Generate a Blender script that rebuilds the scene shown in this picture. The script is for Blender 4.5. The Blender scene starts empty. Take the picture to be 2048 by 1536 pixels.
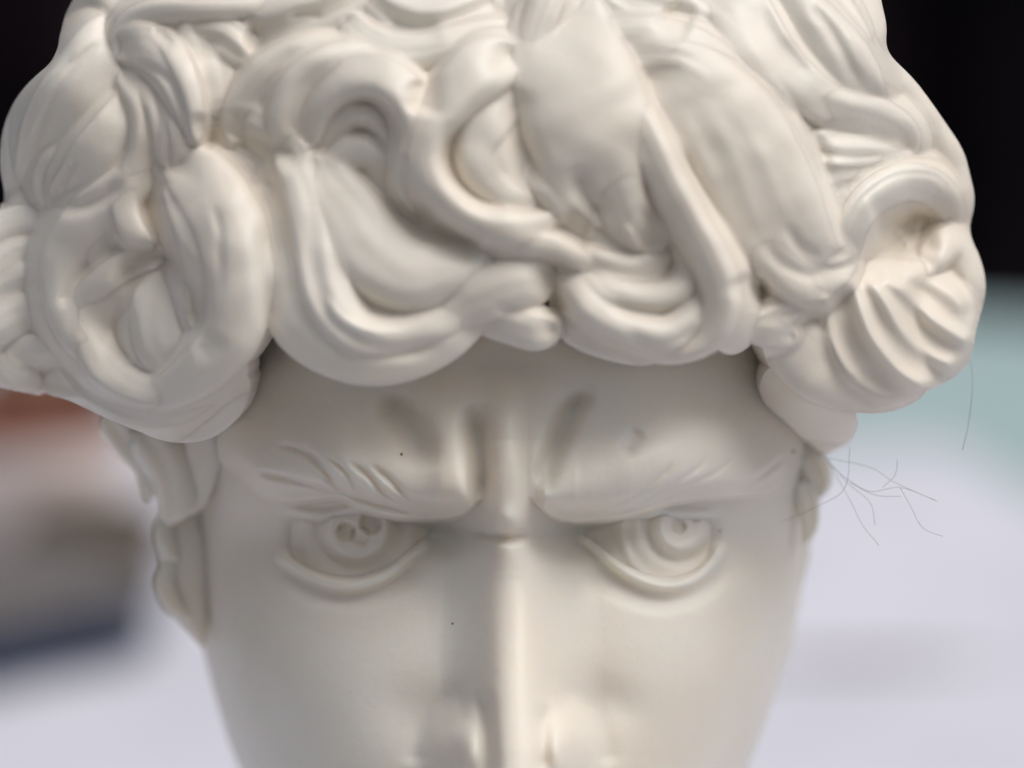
import bpy, math, random
import numpy as np
from mathutils import Vector, Matrix
from mathutils.bvhtree import BVHTree

# ------------------------------------------------------------------ camera, sky, sun, exposure
S = 4.0e-5            # metres per photo pixel at the focus plane
D = 5000.0            # camera distance in the same pixels (0.20 m)
PITCH = math.radians(10.0)
scn = bpy.context.scene
CAM = np.array([0.0, -D * S * math.cos(PITCH), 0.165 + D * S * math.sin(PITCH)])
FWD = np.array([0.0, math.cos(PITCH), -math.sin(PITCH)])
UPV = np.array([0.0, math.sin(PITCH), math.cos(PITCH)])
cam_d = bpy.data.cameras.new('camera')
cam = bpy.data.objects.new('camera', cam_d)
scn.collection.objects.link(cam)
cam.location = CAM
cam.rotation_euler = (math.pi / 2 - PITCH, 0, 0)
cam_d.sensor_width = 36.0
cam_d.lens = 36.0 * D / 2048.0
cam_d.clip_start = 0.005
cam_d.clip_end = 60.0
cam_d.dof.use_dof = True
cam_d.dof.focus_distance = (D - 60) * S
cam_d.dof.aperture_fstop = 10.0
cam_d.dof.aperture_blades = 0
scn.camera = cam

SUN_EL, SUN_AZ = 60.0, 58.0       # azimuth measured from the camera side towards its right
world = bpy.data.worlds.new('World')
scn.world = world
world.use_nodes = True
wn = world.node_tree.nodes
wl = world.node_tree.links
bg = wn['Background']
sky = wn.new('ShaderNodeTexSky')
sky.sky_type = 'NISHITA'
sky.sun_disc = False
sky.sun_elevation = math.radians(SUN_EL)
sky.sun_rotation = math.radians(180 - SUN_AZ)
sky.air_density = 1.0
sky.dust_density = 4.0
sky.ozone_density = 1.0
hs = wn.new('ShaderNodeHueSaturation')
hs.inputs['Saturation'].default_value = 0.38     # high thin overcast
wl.new(sky.outputs[0], hs.inputs['Color'])
wl.new(hs.outputs[0], bg.inputs['Color'])
bg.inputs['Strength'].default_value = 0.085

sun_d = bpy.data.lights.new('sun', 'SUN')
sun_d.energy = 1.5
sun_d.angle = math.radians(45)
sun_d.color = (1.0, 0.975, 0.94)
sun = bpy.data.objects.new('sun', sun_d)
scn.collection.objects.link(sun)
_az, _el = math.radians(SUN_AZ), math.radians(SUN_EL)
sdir = Vector((math.sin(_az) * math.cos(_el), -math.cos(_az) * math.cos(_el), math.sin(_el)))
sun.rotation_euler = sdir.to_track_quat('Z', 'Y').to_euler()
sun.location = sdir * 3

scn.view_settings.view_transform = 'Standard'
scn.view_settings.look = 'None'
scn.view_settings.gamma = 1.0
scn.view_settings.exposure = 0.15
scn.cycles.max_bounces = 8

# ------------------------------------------------------------------ helpers
rng = random.Random(7)
COL = scn.collection

def to_world(q):
    """q: (...,3) in camera-frame pixels (right, away from the focus plane, up) -> metres."""
    q = np.asarray(q, float)
    out = np.empty_like(q)
    out[..., 0] = CAM[0] + S * q[..., 0]
    out[..., 1] = CAM[1] + S * ((D + q[..., 1]) * FWD[1] + q[..., 2] * UPV[1])
    out[..., 2] = CAM[2] + S * ((D + q[..., 1]) * FWD[2] + q[..., 2] * UPV[2])
    return out

def Q(u, v, d):
    u, v, d = np.broadcast_arrays(np.asarray(u, float), np.asarray(v, float), np.asarray(d, float))
    k = (D - d) / D
    return np.stack([(u - 1024) * k, -d, (768 - v) * k], -1)

def link(name, me, mat, parent=None, smooth=True):
    o = bpy.data.objects.new(name, me)
    COL.objects.link(o)
    if mat:
        me.materials.append(mat)
    if parent is not None:
        o.parent = parent
        o.matrix_parent_inverse = parent.matrix_world.inverted()
    if smooth:
        me.polygons.foreach_set('use_smooth', [True] * len(me.polygons))
    return o

def mesh_np(name, verts, faces):
    me = bpy.data.meshes.new(name)
    me.from_pydata([tuple(x) for x in np.asarray(verts).reshape(-1, 3).tolist()], [], faces)
    me.update()
    return me

def tag(o, label=None, cat=None, group=None, kind=None):
    if label: o['label'] = label
    if cat: o['category'] = cat
    if group: o['group'] = group
    if kind: o['kind'] = kind
    return o

def empty(name, loc):
    e = bpy.data.objects.new(name, None)
    COL.objects.link(e)
    e.location = loc
    e.empty_display_size = 0.01
    bpy.context.view_layer.update()
    return e

def grid_faces(nr, nc, wrap_c=False, off=0):
    f = []
    for r in range(nr - 1):
        for c in range(nc if wrap_c else nc - 1):
            c2 = (c + 1) % nc
            f.append((off + r * nc + c, off + r * nc + c2, off + (r + 1) * nc + c2, off + (r + 1) * nc + c))
    return f

def smooth01(t):
    t = np.clip(t, 0, 1)
    return t * t * (3 - 2 * t)

def catmull(P, n):
    """centripetal-ish resample of control rows P (k,m) to n rows, even in arc length of first 3 columns"""
    P = np.asarray(P, float)
    if len(P) == 2:
        P = np.stack([P[0], (P[0] + P[1]) / 2, P[1]])
    E = np.vstack([2 * P[0] - P[1], P, 2 * P[-1] - P[-2]])
    out = []
    m = 24
    for i in range(1, len(E) - 2):
        p0, p1, p2, p3 = E[i - 1], E[i], E[i + 1], E[i + 2]
        t = np.linspace(0, 1, m, endpoint=False)[:, None]
        out.append(0.5 * ((2 * p1) + (-p0 + p2) * t + (2 * p0 - 5 * p1 + 4 * p2 - p3) * t**2 + (-p0 + 3 * p1 - 3 * p2 + p3) * t**3))
    out.append(E[-2][None])
    C = np.vstack(out)
    L = np.r_[0, np.cumsum(np.linalg.norm(np.diff(C[:, :3], axis=0), axis=1))]
    tt = np.linspace(0, L[-1], n)
    return np.stack([np.interp(tt, L, C[:, j]) for j in range(C.shape[1])], 1), L[-1]

def rownorm(a):
    return a / np.maximum(np.linalg.norm(a, axis=-1, keepdims=True), 1e-9)

# ------------------------------------------------------------------ materials
def new_mat(name):
    m = bpy.data.materials.new(name)
    m.use_nodes = True
    return m, m.node_tree.nodes, m.node_tree.links, m.node_tree.nodes['Principled BSDF']

def marble_material(name, weight, radius, scale):
    m, n, l, p = new_mat(name)
    tc = n.new('ShaderNodeTexCoord')
    mp = n.new('ShaderNodeMapping'); mp.inputs['Scale'].default_value = (1, 1, 1)
    l.new(tc.outputs['Object'], mp.inputs['Vector'])
    nz = n.new('ShaderNodeTexNoise'); nz.inputs['Scale'].default_value = 55; nz.inputs['Detail'].default_value = 4
    l.new(mp.outputs[0], nz.inputs['Vector'])
    cr = n.new('ShaderNodeValToRGB')
    cr.color_ramp.elements[0].position = 0.35; cr.color_ramp.elements[0].color = (0.83, 0.755, 0.655, 1)
    cr.color_ramp.elements[1].position = 0.65; cr.color_ramp.elements[1].color = (0.88, 0.83, 0.75, 1)
    l.new(nz.outputs['Fac'], cr.inputs['Fac'])
    l.new(cr.outputs[0], p.inputs['Base Color'])
    p.inputs['Roughness'].default_value = 0.4
    p.inputs['IOR'].default_value = 1.48
    p.inputs['Subsurface Weight'].default_value = weight
    p.inputs['Subsurface Radius'].default_value = radius
    p.inputs['Subsurface Scale'].default_value = scale
    n2 = n.new('ShaderNodeTexNoise'); n2.inputs['Scale'].default_value = 900; n2.inputs['Detail'].default_value = 3
    l.new(mp.outputs[0], n2.inputs['Vector'])
    bp = n.new('ShaderNodeBump'); bp.inputs['Strength'].default_value = 0.16; bp.inputs['Distance'].default_value = 0.0003
    l.new(n2.outputs['Fac'], bp.inputs['Height'])
    n3 = n.new('ShaderNodeTexNoise'); n3.inputs['Scale'].default_value = 5200; n3.inputs['Detail'].default_value = 2
    l.new(mp.outputs[0], n3.inputs['Vector'])
    bp2 = n.new('ShaderNodeBump'); bp2.inputs['Strength'].default_value = 0.22; bp2.inputs['Distance'].default_value = 0.00006
    l.new(n3.outputs['Fac'], bp2.inputs['Height']); l.new(bp.outputs[0], bp2.inputs['Normal'])
    bp = bp2
    l.new(bp.outputs[0], p.inputs['Normal'])
    return m

def plain(name, col, rough=0.7, spec=0.3, noise=None):
    m, n, l, p = new_mat(name)
    p.inputs['Roughness'].default_value = rough
    p.inputs['Specular IOR Level'].default_value = spec
    if noise:
        sc, col2 = noise
        tc = n.new('ShaderNodeTexCoord')
        nz = n.new('ShaderNodeTexNoise'); nz.inputs['Scale'].default_value = sc; nz.inputs['Detail'].default_value = 5
        l.new(tc.outputs['Object'], nz.inputs['Vector'])
        cr = n.new('ShaderNodeValToRGB')
        cr.color_ramp.elements[0].position = 0.38; cr.color_ramp.elements[0].color = (*col, 1)
        cr.color_ramp.elements[1].position = 0.62; cr.color_ramp.elements[1].color = (*col2, 1)
        l.new(nz.outputs['Fac'], cr.inputs['Fac'])
        l.new(cr.outputs[0], p.inputs['Base Color'])
    else:
        p.inputs['Base Color'].default_value = (*col, 1)
    return m

MARBLE = marble_material('cream_resin_marble', 0.65, (1.0, 0.70, 0.45), 0.0019)
MARBLE_HAIR = marble_material('cream_resin_marble_hair', 0.5, (0.6, 0.8, 1.0), 0.0012)
M_CLOTH = plain('white_cotton_cloth', (0.62, 0.62, 0.69), 0.9, 0.1, (30, (0.67, 0.67, 0.74)))
M_MINT = plain('mint_cloth', (0.36, 0.47, 0.48), 0.9, 0.1, (12, (0.40, 0.51, 0.52)))
M_DARK = plain('dark_curtain_cloth', (0.006, 0.006, 0.008), 0.95, 0.05, (2.2, (0.02, 0.012, 0.016)))
M_GROUND = plain('dark_asphalt', (0.035, 0.035, 0.036), 0.95, 0.2, (60, (0.06, 0.06, 0.06)))
M_BROWN = plain('terracotta_glaze', (0.20, 0.06, 0.025), 0.45, 0.4, (80, (0.14, 0.04, 0.025)))
M_CREAM = plain('pinkish_white_glaze', (0.72, 0.62, 0.58), 0.4, 0.4, (40, (0.66, 0.54, 0.50)))
M_OLIVE = plain('olive_brown_stone', (0.07, 0.055, 0.035), 0.6, 0.3, (50, (0.11, 0.085, 0.06)))
M_GREY = plain('grey_card', (0.17, 0.155, 0.15), 0.7, 0.2, (50, (0.13, 0.12, 0.12)))
M_NAVY = plain('navy_card', (0.03, 0.045, 0.085), 0.7, 0.2, (50, (0.02, 0.03, 0.06)))
M_WOOD = plain('trestle_wood', (0.25, 0.16, 0.09), 0.7, 0.2, (40, (0.18, 0.11, 0.06)))
M_FIBRE = plain('dark_lint', (0.33, 0.31, 0.31), 0.8, 0.2)
M_SPECK = plain('dirt', (0.24, 0.16, 0.13), 0.8, 0.2)

# ------------------------------------------------------------------ setting
def place(u, v, dist, zc=None):
    """world point on the ray of photo pixel (u,v) at camera-forward distance dist"""
    return CAM + dist * FWD + np.array([1, 0, 0]) * (u - 1024) / D * dist + UPV * (768 - v) / D * dist

def on_table(u, v, z=0.0):
    r = FWD + np.array([1, 0, 0]) * (u - 1024) / D + UPV * (768 - v) / D
    return CAM + r * ((z - CAM[2]) / r[2])

GZ = -0.74
g = mesh_np('ground', [(-12, -8, GZ), (12, -8, GZ), (12, 14, GZ), (-12, 14, GZ)], [(0, 1, 2, 3)])
tag(link('ground', g, M_GROUND, smooth=False), kind='structure')

def slab(name, corners, z0, z1, mat, parent):
    v = [(x, y, z0) for x, y in corners] + [(x, y, z1) for x, y in corners]
    return link(name, mesh_np(name, v, [(3, 2, 1, 0), (4, 5, 6, 7), (0, 1, 5, 4), (1, 2, 6, 5), (2, 3, 7, 6), (3, 0, 4, 7)]), mat, parent, False)

def cloth_sheet(name, P00, P10, P11, P01, nx, ny, wav, mat, parent, drop=0.22, z0=0.0):
    """draped cloth: a rippled top over a quad that hangs down beyond every edge"""
    P00, P10, P11, P01 = [np.array(p, float) for p in (P00, P10, P11, P01)]
    m = 14
    us = np.r_[np.full(m, 0.0), np.linspace(0, 1, nx), np.full(m, 1.0)]
    vs = np.r_[np.full(m, 0.0), np.linspace(0, 1, ny), np.full(m, 1.0)]
    hu = np.r_[np.linspace(1, 1 / m, m), np.zeros(nx), np.linspace(1 / m, 1, m)]
    hv = np.r_[np.linspace(1, 1 / m, m), np.zeros(ny), np.linspace(1 / m, 1, m)]
    U, V = np.meshgrid(us, vs); HU, HV = np.meshgrid(hu, hv)
    XY = ((1 - U) * (1 - V))[..., None] * P00 + (U * (1 - V))[..., None] * P10 + (U * V)[..., None] * P11 + ((1 - U) * V)[..., None] * P01
    H = np.maximum(HU, HV)
    cen = (P00 + P10 + P11 + P01) / 4
    out = rownorm(XY - cen)
    fold = 0.012 * np.sin(XY[..., 0] * 45 + 1) * np.sin(XY[..., 1] * 38) + 0.01
    XY = XY + out * (H * (fold + 0.02))[..., None]
    Z = wav(XY[..., 0], XY[..., 1]) * (1 - np.minimum(H * 8, 1)) - drop * H + z0
    return link(name, mesh_np(name, np.concatenate([XY, Z[..., None]], -1), grid_faces(len(vs), len(us))), mat, parent)

def white_wave(x, y):
    return np.clip((y - 0.12) / 0.2, 0, 1) * np.clip((x + 0.02) / 0.08, 0.12, 1) * (0.0065 * np.sin(y * 42 + 1.4 * np.sin(x * 3 + 1) + 0.6) + 0.0022 * np.sin(y * 83 + x * 9) + 0.0015 * np.sin(x * 31 - y * 22))

# the white table: its far right corner shows beside the head, its right edge runs off obliquely
white = empty('display_table', (0, 0.35, GZ))
cA, cB = on_table(-500, 815)[:2], on_table(1690, 874)[:2]
_e = on_table(2048, 985)[:2]
_k = (-0.15 - cB[1]) / (_e[1] - cB[1])
cC, cD = cB + (_e - cB) * _k, np.array([-0.62, -0.15])
slab('table_top', [tuple(p) for p in (cD, cC, cB, cA)], -0.035, -0.008, M_WOOD, white)
cloth_sheet('table_cloth', cD, cC, cB, cA, 150, 190, white_wave, M_CLOTH, white, 0.09)
for p in (cA, cB, cC, cD):
    q = p + (sum((cA, cB, cC, cD)) / 4 - p) * 0.14
    slab('table_leg', [(q[0] - .02, q[1] - .02), (q[0] + .02, q[1] - .02), (q[0] + .02, q[1] + .02), (q[0] - .02, q[1] + .02)], GZ, -0.035, M_WOOD, white)
tag(white, 'table covered with a rippled white cloth beneath the curly-haired bust', 'table')

MZ = -0.10
mint = empty('market_table', (0, 1.6, GZ))
_far = on_table(1024, 640, MZ)[1]
mA0, mB0, mB, mA = [np.array(q) for q in ((-0.8, 1.17), (0.8, 1.15), (0.85, _far), (-0.85, _far))]
slab('table_top', [tuple(p) for p in (mA0, mB0, mB, mA)], MZ - 0.04, MZ - 0.012, M_WOOD, mint)
cloth_sheet('table_cloth', mA0, mB0, mB, mA, 60, 30, lambda x, y: 0.004 * np.sin(x * 14 + y * 9), M_MINT, mint, 0.3, MZ)
for p in (mA0, mB0, mB, mA):
    q = p + (sum((mA, mB, mA0, mB0)) / 4 - p) * 0.15
    slab('table_leg', [(q[0] - .02, q[1] - .02), (q[0] + .02, q[1] - .02), (q[0] + .02, q[1] + .02), (q[0] - .02, q[1] + .02)], GZ, MZ - 0.04, M_WOOD, mint)
tag(mint, 'table with a mint green cloth behind the white one, out of focus', 'table')

# dark curtain behind everything
nx = 160
xs = np.linspace(-2.6, 2.6, nx)
cur = []
for z in np.linspace(GZ, 1.5, 24):
    for x in xs:
        cur.append((x, 2.7 + 0.05 * math.sin(x * 17) + 0.03 * math.sin(x * 41 + 1) + 0.02 * math.sin(z * 5 + x * 3), z))
tag(link('curtain', mesh_np('curtain', cur, grid_faces(24, nx)), M_DARK), 'near-black hanging curtain closing off the background', 'curtain')

# ------------------------------------------------------------------ the bust
bust = empty('marble_bust', (0, 0.03, 0.004))
tag(bust, 'cream marble bust of a frowning man with thick curled hair', 'bust')

# --- face ---------------------------------------------------------
def interp(v, tab):
    t = np.array(tab, float)
    return np.interp(v, t[:, 0], t[:, 1])

def smooth_tab(v, tab):
    # smooth piecewise interpolation (monotone enough): box-filtered linear interpolation
    acc = 0
    for o in (-60, -40, -20, 0, 20, 40, 60):
        acc = acc + interp(v + o, tab)
    return acc / 7

EDGE_L = [(420, 360), (600, 335), (800, 352), (900, 370), (1000, 380), (1100, 383), (1230, 392), (1330, 412), (1480, 455), (1536, 477), (1700, 550), (1850, 650), (1950, 760), (2020, 850)]
EDGE_R = [(420, 1640), (600, 1655), (800, 1650), (900, 1640), (1000, 1628), (1100, 1616), (1230, 1596), (1330, 1572), (1480, 1518), (1536, 1497), (1700, 1430), (1850, 1330), (1950, 1230), (2020, 1140)]
FRONT = [(420, -120), (520, 10), (600, 80), (700, 112), (800, 114), (900, 100), (1000, 62), (1100, 25), (1200, 25), (1300, 45), (1400, 62), (1536, 80), (1700, 95), (1850, 110), (1950, 85), (2020, -40)]

def base_d(u, v):
    uL, uR = smooth_tab(v, EDGE_L), smooth_tab(v, EDGE_R)
    s = np.clip(np.abs((u - (uL + uR) / 2) / ((uR - uL) / 2)), 0, 1)
    return smooth_tab(v, FRONT) - 700 * (1 - (1 - s**2.4) ** (1 / 2.4))

def blob(u, v, cu, cv, ru, rv, h, rot=0.0, e=1.0):
    c, s = math.cos(math.radians(rot)), math.sin(math.radians(rot))
    x, y = (u - cu), (v - cv)
    a, b = (x * c + y * s) / ru, (-x * s + y * c) / rv
    return h * np.exp(-(a * a + b * b) ** e)

def polydist(u, v, P):
    """signed-side aware distance to a smooth polyline, with running parameter 0..1"""
    C, _ = catmull(np.c_[np.array(P, float), np.zeros(len(P))], 36)
    C = C[:, :2]
    best = np.full(u.shape, 1e9); tt = np.zeros(u.shape)
    m = (u > C[:, 0].min() - 140) & (u < C[:, 0].max() + 140) & (v > C[:, 1].min() - 140) & (v < C[:, 1].max() + 140)
    uu, vv = u[m], v[m]
    b = np.full(uu.shape, 1e9); t_ = np.zeros(uu.shape)
    for i in range(len(C) - 1):
        ax, ay = C[i]; bx, by = C[i + 1]
        dx, dy = bx - ax, by - ay
        t = np.clip(((uu - ax) * dx + (vv - ay) * dy) / (dx * dx + dy * dy + 1e-9), 0, 1)
        dist = np.hypot(uu - ax - t * dx, vv - ay - t * dy)
        k = dist < b
        b[k] = dist[k]; t_[k] = (i + t[k]) / (len(C) - 1)
    best[m] = b; tt[m] = t_
    return best, tt

def stroke(u, v, P, w, h, taper=0.15, e=2.0):
    dist, t = polydist(u, v, P)
    tp = smooth01(t / taper) * smooth01((1 - t) / taper) if taper > 0 else 1.0
    return h * np.exp(-(dist / w) ** e) * tp

BROW_L = [(380, 900), (440, 915), (480, 945), (520, 984), (560, 1002), (610, 999), (680, 990), (735, 1017), (790, 1032), (850, 1036), (910, 1033), (940, 1018), (965, 985)]
BROW_R = [(1060, 985), (1082, 1012), (1105, 1032), (1150, 1041), (1220, 1035), (1290, 1018), (1340, 1002), (1400, 992), (1470, 990), (1540, 978), (1585, 945), (1620, 905)]
LID_UP_L = [(545, 1010), (590, 1026), (640, 1034), (690, 1026), (730, 1018), (780, 1032), (830, 1040), (880, 1052)]
LID_LO_L = [(552, 1098), (580, 1126), (620, 1150), (670, 1166), (720, 1168), (775, 1148), (820, 1110), (865, 1072)]
LID_UP_R = [(1150, 1062), (1200, 1045), (1260, 1032), (1310, 1026), (1360, 1030), (1410, 1028), (1455, 1018)]
LID_LO_R = [(1150, 1068), (1195, 1098), (1245, 1138), (1300, 1164), (1345, 1170), (1390, 1157), (1425, 1125), (1448, 1082)]
BROWHAIR = [
    [(505, 945), (560, 955), (640, 976), (690, 992)],
    [(548, 888), (600, 905), (641, 941), (675, 978), (700, 992)],
    [(590, 884), (641, 926), (676, 972), (735, 1006), (800, 1024)],
    [(640, 905), (690, 945), (720, 985), (790, 1016), (850, 1026)],
    [(690, 920), (735, 950), (765, 985), (820, 1012), (880, 1022)],
    [(735, 925), (780, 960), (815, 996), (865, 1014), (905, 1020)],
    [(1300, 1008), (1370, 975), (1430, 945), (1475, 908)],
    [(1250, 1012), (1330, 978), (1390, 940), (1420, 905)],
    [(1200, 1020), (1270, 990), (1330, 945), (1350, 915)],
    [(1460, 985), (1510, 960), (1550, 930), (1570, 905)],
]

def brow(u, v, E, H, up=150.0, edge=13.0):
    t = np.array(E, float)
    e = np.zeros_like(u)
    for o in (-14, -7, 0, 7, 14):
        e += np.interp(u + o, t[:, 0], t[:, 1]) / 5
    h = np.interp(u, [a for a, _ in H], [b for _, b in H], left=0, right=0)
    dv = v - e
    above = np.exp(-(np.minimum(dv, 0) / up) ** 2)
    lip = 1 - 0.30 * np.exp(-((np.minimum(dv, 0)) / 22.0) ** 2)      # rounded under-edge
    below = 1 - smooth01(dv / edge)
    return h * np.where(dv < 0, above * lip, below * 0.70)

def inner_recess(u, v):
    return blob(u, v, 872, 1062, 88, 48, 88, 0, 1.2) + blob(u, v, 1160, 1066, 95, 48, 88, 0, 1.2)

def face_relief(u, v):
    R = np.zeros_like(u)
    # nose
    nu = np.interp(v, [1000, 1080, 1300, 1536, 1700], [1018, 1022, 1024, 1028, 1028])
    hh = np.interp(v, [880, 980, 1040, 1070, 1095, 1200, 1350, 1500, 1600, 1650, 1705, 1740], [0, 40, 66, 74, 88, 128, 176, 225, 250, 245, 110, 0])
    wl_ = np.interp(v, [980, 1080, 1300, 1500, 1700], [38, 40, 42, 50, 70])
    wr_ = np.interp(v, [980, 1080, 1300, 1500, 1700], [38, 40, 46, 56, 70])
    fl_ = np.interp(v, [980, 1080, 1300, 1500, 1700], [95, 105, 120, 110, 80]) * np.where(u < nu, 1.05, 1.35)
    x = u - nu
    w = np.where(x < 0, wl_, wr_)
    fall = np.clip((np.abs(x) - w * 0.55) / fl_, 0, 1)
    prof = (1 - smooth01(fall)) * 0.45 + 0.55 * np.exp(-(np.abs(x) / (w * 1.7)) ** 2.4)
    R += hh * prof
    # nostril wings
    R += blob(u, v, 908, 1510, 50, 84, 96, 8, 1.5)
    R += blob(u, v, 1140, 1505, 52, 84, 96, -8, 1.5)
    R -= stroke(u, v, [(962, 1370), (970, 1440), (976, 1500), (980, 1580)], 17, 30, .25)
    R -= stroke(u, v, [(1092, 1400), (1090, 1470), (1090, 1560)], 17, 18, .25)
    R -= stroke(u, v, [(838, 1540), (852, 1460), (895, 1408), (945, 1400)], 30, 14)
    R -= stroke(u, v, [(1205, 1540), (1190, 1450), (1150, 1400), (1105, 1395)], 30, 12)
    R -= blob(u, v, 1215, 1400, 70, 45, 16, 25)
    R -= blob(u, v, 820, 1420, 70, 60, 14, -25)
    # sockets
    R -= blob(u, v, 690, 1075, 210, 85, 56, 0, 1.3)
    R -= blob(u, v, 1330, 1075, 210, 85, 52, 0, 1.3)
    R -= inner_recess(u, v)
    R -= blob(u, v, 880, 1160, 80, 80, 16)
    R -= blob(u, v, 1150, 1150, 80, 70, 18)
    # brow masses
    R += brow(u, v, BROW_L, [(380, 0), (440, 36), (520, 72), (620, 86), (760, 112), (880, 128), (930, 112), (968, 0)], 120)
    R += brow(u, v, BROW_R, [(1056, 0), (1090, 100), (1150, 124), (1260, 116), (1380, 90), (1500, 72), (1580, 52), (1630, 0)], 120)
    # inner lump of left brow and its furrow
    R += blob(u, v, 905, 930, 48, 95, 36, -8)
    R -= stroke(u, v, [(745, 790), (800, 835), (838, 890), (850, 950)], 32, 50, 0.3)
    R += blob(u, v, 640, 905, 160, 72, 36, 10)
    # glabella column and the furrows that flank it
    R += blob(u, v, 1015, 960, 48, 150, 62, 0, 1.4)
    R -= stroke(u, v, [(940, 800), (955, 880), (960, 960), (955, 1030)], 22, 56, 0.3)
    R -= stroke(u, v, [(1200, 785), (1150, 815), (1122, 870), (1092, 940), (1078, 1010)], 21, 52, 0.25)
    R -= stroke(u, v, [(925, 1062), (985, 1074), (1035, 1074), (1072, 1060)], 11, 34, 0.3)
    R += blob(u, v, 1014, 1040, 50, 26, 20)
    # right brow dents
    R -= stroke(u, v, [(1285, 855), (1262, 885), (1245, 915)], 16, 14, 0.3)
    R += blob(u, v, 1300, 905, 200, 75, 42, -12)
    R -= blob(u, v, 1010, 745, 110, 42, 26)
    # brow strands
    for P in BROWHAIR:
        R -= stroke(u, v, P, 7.0, 13 if P[0][0] < 1000 else 8, 0.2)
    # lids
    R += stroke(u, v, LID_LO_L, 14, 30, 0.08, 2.6)
    R += stroke(u, v, LID_LO_R, 13, 32, 0.08, 2.6)
    R += stroke(u, v, LID_UP_L, 15, 22, 0.2, 2.4)
    R += stroke(u, v, LID_UP_R, 12, 20, 0.25, 2.4)
    R -= stroke(u, v, [(540, 1118), (590, 1168), (660, 1198), (730, 1196), (800, 1165), (860, 1110)], 18, 14, 0.2)
    R -= stroke(u, v, [(1150, 1100), (1200, 1150), (1280, 1195), (1350, 1202), (1420, 1172), (1468, 1110)], 18, 14, 0.2)
    # cheeks
    R += blob(u, v, 620, 1330, 200, 150, 24)
    R += blob(u, v, 1400, 1330, 200, 150, 24)
    # outer right corner scars
    R -= stroke(u, v, [(1585, 900), (1592, 960), (1570, 1010)], 10, 12, 0.2)
    R += stroke(u, v, [(1420, 985), (1500, 992), (1560, 980), (1592, 945)], 8, 6, 0.2)
    # mouth and chin below the frame
    R += blob(u, v, 1015, 1800, 170, 30, 60) + blob(u, v, 1015, 1868, 140, 34, 62)
    R -= stroke(u, v, [(850, 1838), (940, 1828), (1015, 1836), (1090, 1828), (1180, 1838)], 12, 40, 0.1)
    R += blob(u, v, 1010, 1985, 140, 60, 60)
    return R

def opening(u, v, grow=0):
    """1 inside the eye openings"""
    m = np.zeros_like(u)
    for up, lo in ((LID_UP_L, LID_LO_L), (LID_UP_R, LID_LO_R)):
        a = np.array(up, float); b = np.array(lo, float)
        eu = np.interp(u, a[:, 0], a[:, 1]); el = np.interp(u, b[:, 0], b[:, 1])
        ins = np.minimum(v - eu - 8 - grow, el - v - 8 - grow)
        ends = (b[-1, 0] - u) if a[0, 0] < 1000 else (u - b[0, 0])
        ins = np.minimum(ins, ends * 0.35 + 6)
        fade = smooth01((u - 548) / 90) if a[0, 0] < 1000 else smooth01((1462 - u) / 90)
        m = np.maximum(m, smooth01(ins / 13) * fade)
    return m

def build_face():
    nth, nv = 640, 0
    th = np.linspace(-math.pi / 2, math.pi / 2, nth)
    p = 2.4
    s = np.sign(np.sin(th)) * np.abs(np.sin(th)) ** (2 / p)
    # even out the front so the middle is not sparse
    s = np.interp(np.linspace(0, 1, nth), np.linspace(0, 1, nth), 0.55 * s + 0.45 * np.linspace(-1, 1, nth))
    f = (1 - np.abs(s) ** p).clip(0) ** (1 / p)
    vs = np.r_[np.linspace(430, 780, 60, endpoint=False), np.linspace(780, 1230, 320, endpoint=False), np.linspace(1230, 1560, 110, endpoint=False), np.linspace(1560, 2020, 90)]
    SG, VG = np.meshgrid(s, vs)
    FG, _ = np.meshgrid(f, vs)
    uL, uR = smooth_tab(VG, EDGE_L), smooth_tab(VG, EDGE_R)
    U = (uL + uR) / 2 + SG * (uR - uL) / 2
    d = smooth_tab(VG, FRONT) - 700 * (1 - FG)
    fade = smooth01((1 - np.abs(SG)) / 0.12)
    d = d + face_relief(U, VG) * fade - 28 * opening(U, VG)
    # slow irregularity of a hand-finished surface
    d = d + fade * (1.2 * np.sin(U / 61 + 1.3 * np.sin(VG / 83)) + 1.0 * np.sin(VG / 47 + U / 97))
    front = Q(U, VG, d)
    # back half
    nb = 40
    tb = np.linspace(0, math.pi, nb + 2)[1:-1]
    vb = vs
    a = ((smooth_tab(vb, EDGE_R) - smooth_tab(vb, EDGE_L)) / 2)[:, None]
    c = ((smooth_tab(vb, EDGE_R) + smooth_tab(vb, EDGE_L)) / 2)[:, None]
    kk = np.interp(vb, [430, 1500, 2020], [900, 800, 250])[:, None]
    db = smooth_tab(vb, FRONT)[:, None] - 700
    endR = front[:, -1, :]
    endL = front[:, 0, :]
    tbr = tb[None, :, None]
    mid = (endR + endL)[:, None, :] / 2
    half = (endR - endL)[:, None, :] / 2
    backp = mid + half * np.cos(tbr) + np.array([0, 1, 0]) * (kk[:, :, None]) * np.sin(tbr)
    ring = np.concatenate([front, backp], 1)
    nr, nc = ring.shape[:2]
    V = ring.reshape(-1, 3)
    faces = grid_faces(nr, nc, True)
    V = np.vstack([V, ring[0].mean(0), ring[-1].mean(0)])
    t, b = nr * nc, nr * nc + 1
    faces += [(t, (c + 1) % nc, c) for c in range(nc)]
    faces += [(b, (nr - 1) * nc + c, (nr - 1) * nc + (c + 1) % nc) for c in range(nc)]
    me = mesh_np('face', to_world(V), [f[::-1] for f in faces])
    return link('face', me, MARBLE, bust)

build_face()

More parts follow.
